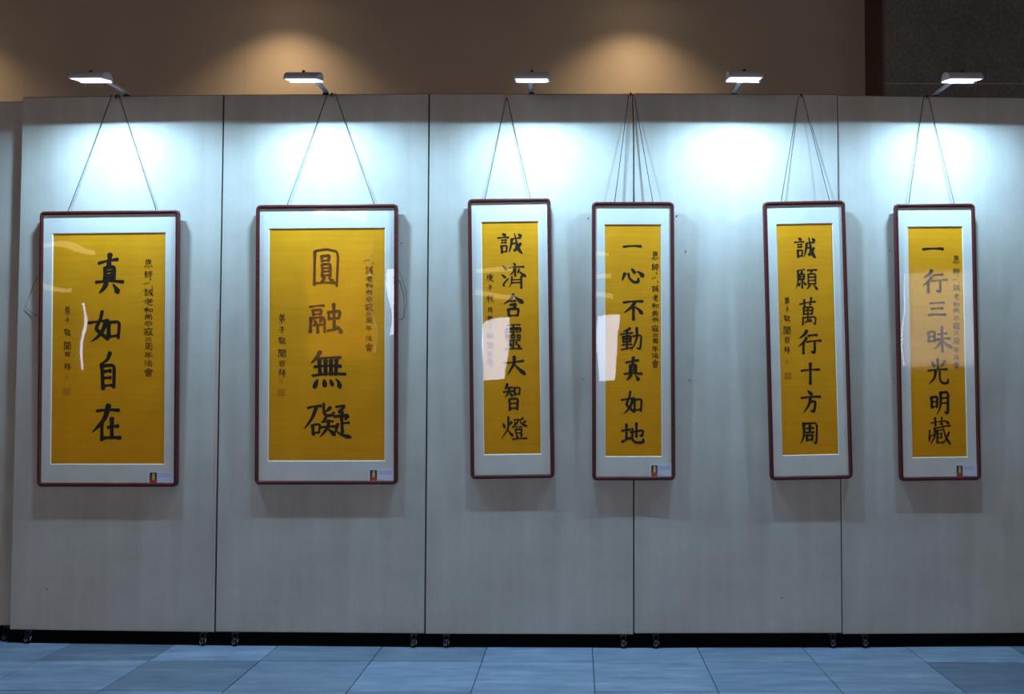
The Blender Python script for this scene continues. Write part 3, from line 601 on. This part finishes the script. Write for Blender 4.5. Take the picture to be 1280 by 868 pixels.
    # hanging cords run from the back of the moulding up to the hook
    Mi = Matrix.Translation(cen) @ Matrix.Rotation(rot, 4, 'Z') @ Matrix.Rotation(roll, 4, 'Y') @ Matrix.Rotation(lean, 4, 'X'); Mi = Mi.inverted()
    for (t0, t1) in f['cord']:
        pa, _ = panel_pt(*t0, .0035); pb, _ = panel_pt(*t1, .003 + 2 * math.sin(lean) * hh + .010); pb.z -= .012
        pa, pb = Mi @ pa, Mi @ pb
        pts = [pa + (pb - pa) * (k / 8) + Vector((0, .002 * math.sin(k / 8 * math.pi), -.002 * math.sin(k / 8 * math.pi))) for k in range(9)]
        bm = bmesh.new(); tube(bm, pts, .002); link('hanging_cord', bm, m_cord, parent=root, smooth=True)
    loops = {0: [(46.5, 346), (38, 366), (31.5, 384), (38, 390), (47, 396)], 1: [(497, 335), (503, 349), (507.5, 365), (508, 380), (505.5, 396), (503, 399.5), (497, 399)]}.get(fi)
    if loops:
        bm = bmesh.new(); tube(bm, [Mi @ panel_pt(x, y, .006 if 0 < k < len(loops) - 1 else .016)[0] for k, (x, y) in enumerate(loops)], .0013)
        link('cord_end', bm, m_cord, parent=root, smooth=True)['label'] = 'loose end of cord sticking out beside the frame'

# hooks over the panel tops
HL = ['dark metal hook over the panel top holding the leftmost frame', 'dark metal hook beside the second lamp from the left', 'orange ribbon clip over the panel top left of the middle lamp',
      'dark metal hook over the panel seam holding a three strand cord', 'dark metal hook left of the tall dark seam, cord knotted below it', 'dark metal hook beside the lamp before the stone pillar']
for fi, f in enumerate(FR):
    x, y = f['hook']; p, rot = panel_pt(x, 119, .0)
    root = empty('cord_hook', (p.x, p.y, ZT), (0, 0, rot)); tag(root, HL[fi], 'hook', 'hooks over the panel tops')
    big = fi == 2
    bm = bmesh.new(); tube(bm, [(0, .052, -.03), (0, .052, .004), (0, .046, .008), (0, 0, .008), (0, -.006, .004), (0, -.007, -.012), (0, -.013, -.018), (0, -.018, -.010)], .0026, 8)
    link('hook_wire', bm, m_clip_gold if big else m_clip, parent=root, smooth=True)
    if big:
        bm = bmesh.new()
        prism(bm, [(-.016, .014), (-.006, .006), (0, .010), (.006, .006), (.016, .014), (.014, -.004), (.006, -.014), (.005, -.030), (-.005, -.030), (-.006, -.014), (-.014, -.004)], -.012, -.007, 'y')
        link('ribbon', bm, m_clip_gold, parent=root, bevel=.001)
        bm = bmesh.new(); box(bm, -.006, .006, -.013, -.006, -.040, -.030); link('knot', bm, m_clip, parent=root, bevel=.001)
    else:
        bm = bmesh.new(); box(bm, -.007, .007, -.011, -.004, -.008, .002); link('knot', bm, m_clip, parent=root, bevel=.001)

# ------------------------------------------------------------------ picture lamps
LL = ['silver clip-on picture lamp, leftmost, shining on the first wide frame', 'silver clip-on picture lamp above the second wide frame', 'silver clip-on picture lamp beside the orange ribbon clip, seen straight on',
      'silver clip-on picture lamp above the two right-middle frames', 'silver clip-on picture lamp in front of the dark stone pillar']
lamp_px = [(158, 118, 109.2, 98, 122.5, 103.7), (407, 117, 376, 99, 383.5, 103), (664.5, 116.5, 665, 98.8, 665.5, 103), (917.5, 118, 931.5, 97, 927.5, 103), (1170, 118.5, 1206.5, 98.8, 1195.5, 104)]
for i, (fx, fy, nx, ny, rx, ry) in enumerate(lamp_px):
    p, rot = panel_pt(fx, fy, 0)
    root = empty('picture_lamp', (p.x, p.y, ZT), (0, 0, rot * .5)); tag(root, LL[i], 'lamp', 'picture lamps along the panel tops')
    # head plane: solve along the viewing ray so that the head sits straight ahead of its foot
    Yn = p.y - .475; Yr = p.y - .345
    zr = at(rx, ry, Yr).z - ZT; zn = at(nx, ny, Yn).z - ZT
    zr += .011; zn += .002
    yn, yr = -.475, -.345; L2 = .087
    hx = at((nx + rx) / 2, (ny + ry) / 2, (Yn + Yr) / 2).x - p.x
    hx = max(-.02, min(.02, hx))
    sl = (zn - zr) / (yn - yr)
    def zf(y): return zr + (y - yr) * sl                 # underside of the head, dipping towards the hall
    dome = [(0, 0), (.0, .012), (.12, .026), (.33, .038), (.58, .042), (.82, .034), (.97, .014), (1, 0)]
    prof_ = [(yn + (yr - yn) * u, zf(yn + (yr - yn) * u) + h_) for u, h_ in dome]
    bm = bmesh.new(); prism(bm, prof_, hx - L2 - .002, hx + L2 + .002, 'x'); hd = link('lamp_head', bm, m_lamp, parent=root, bevel=.002)
    for s in (-1, 1):
        cyv = (yn + yr) / 2; pr = [(cyv + (y - cyv) * 1.03, zf(y) - .002 + (z - zf(y)) * 1.08) for y, z in prof_]
        bm = bmesh.new(); prism(bm, pr, hx + s * (L2 + .002), hx + s * (L2 + .006), 'x'); link('end_cap', bm, m_lamp, parent=hd)
    bm = bmesh.new(); ya_, yb_ = yn + .006, yr - .016
    prism(bm, [(ya_, zf(ya_) - .0002), (ya_, zf(ya_) - .004), (yb_, zf(yb_) - .004), (yb_, zf(yb_) - .0002)], hx - L2 + .004, hx + L2 - .004, 'x')
    link('diffuser', bm, m_led, parent=root)
    ky = yn + .06
    bm = bmesh.new(); cyl(bm, (hx, ky, zf(ky) + .040), (hx, ky, zf(ky) + .050), .008, 14); link('knob', bm, m_knob, parent=root)
    # flat arm from the clamp forward, level with the panel top, into the back of the head
    ye = yr - .05; ze = zf(ye) + .032
    bm = bmesh.new(); prism(bm, [(.024, .018), (-.03, .024), (-.2, .018), (ye, ze), (ye, ze - .010), (-.2, .008), (-.03, .013), (.024, .006)], -.0125, .0125, 'x')
    link('arm', bm, m_lamp, parent=root, bevel=.0015)
    bm = bmesh.new(); box(bm, -.016, .016, -.006, .052, .0, .007);
    link('clamp', bm, m_knob, parent=root, bevel=.001)
    # (a row of LEDs behind the low rear lip of the head, which cuts the beam off below the panel top)
    zs = zr - .0052
    link('rear_lip', bx(hx - L2 - .002, hx + L2 + .002, yr - .002, yr, zs - LIP, zr), m_lamp, parent=hd)
    lc = Vector((hx, yr - .0125, zs)); tl = math.radians(BEAM)
    tgt = lc + Vector((0, math.sin(tl), -math.cos(tl)))
    area_light('lamp_light', lc, tgt, .165, .005, LED_W, LED_COL, parent=root)

# glowing bars added on the rear wall to put yellow bands in the glass
m_bar = mat('warm_glow_bar', (1, .85, .6), .4, emit=(1, .72, .36), estr=9.0)
bar_trim = tag(link('trim_3', bx(-11.9, 8.9, REAR_Y, REAR_Y + .05, 4.02, 4.08), m_wframe), kind='structure')
for a, b, z in ((-11.6, -10.85, 2.9), (-11.6, -10.3, 3.75), (-5.5, -4.6, 4.2), (-2.0, -1.25, 2.78), (-2.0, -1.3, 3.25), (.36, .72, 2.75), (.36, .74, 3.15), (.36, .66, 3.6)):
    link('glow_bar', bx(a, b, REAR_Y, REAR_Y + .05, z, z + .09), m_bar, parent=bar_trim)
# lowered soffit over the back wall with its warm wall-wash downlights
struct('trim_2', bx(ROOM_X0, ROOM_X1, 7.1, BACK_Y, 4.56, CEIL_Z), m_ceil)
for x, lb in zip(WASH_X, ('left end', 'middle', 'right end')):
    root = empty('downlight', (x, 7.88, 4.56)); tag(root, 'warm wall-wash downlight at the %s of the soffit' % lb, 'downlight', 'downlights above the back wall')
    bm = bmesh.new(); cyl(bm, (0, 0, 0), (0, 0, -.015), .07, 24); link('rim', bm, m_alu, parent=root)
    bm = bmesh.new(); cyl(bm, (0, 0, -.015), (0, 0, -.02), .05, 20); link('lens', bm, m_warm, parent=root)
for x, lx in ((-4, 'left'), (0, 'middle'), (4, 'right')):
    for y, ly in ((-4, 'rear'), (-1, 'front')):
        root = empty('downlight', (x, y, CEIL_Z)); tag(root, 'small recessed hall downlight behind the viewer, %s row, %s' % (ly, lx), 'downlight', 'downlights over the hall')
        bm = bmesh.new(); cyl(bm, (0, 0, 0), (0, 0, -.02), .07, 24); link('rim', bm, m_alu, parent=root)
        bm = bmesh.new(); cyl(bm, (0, 0, -.02), (0, 0, -.024), .05, 20); link('lens', bm, m_warm, parent=root)
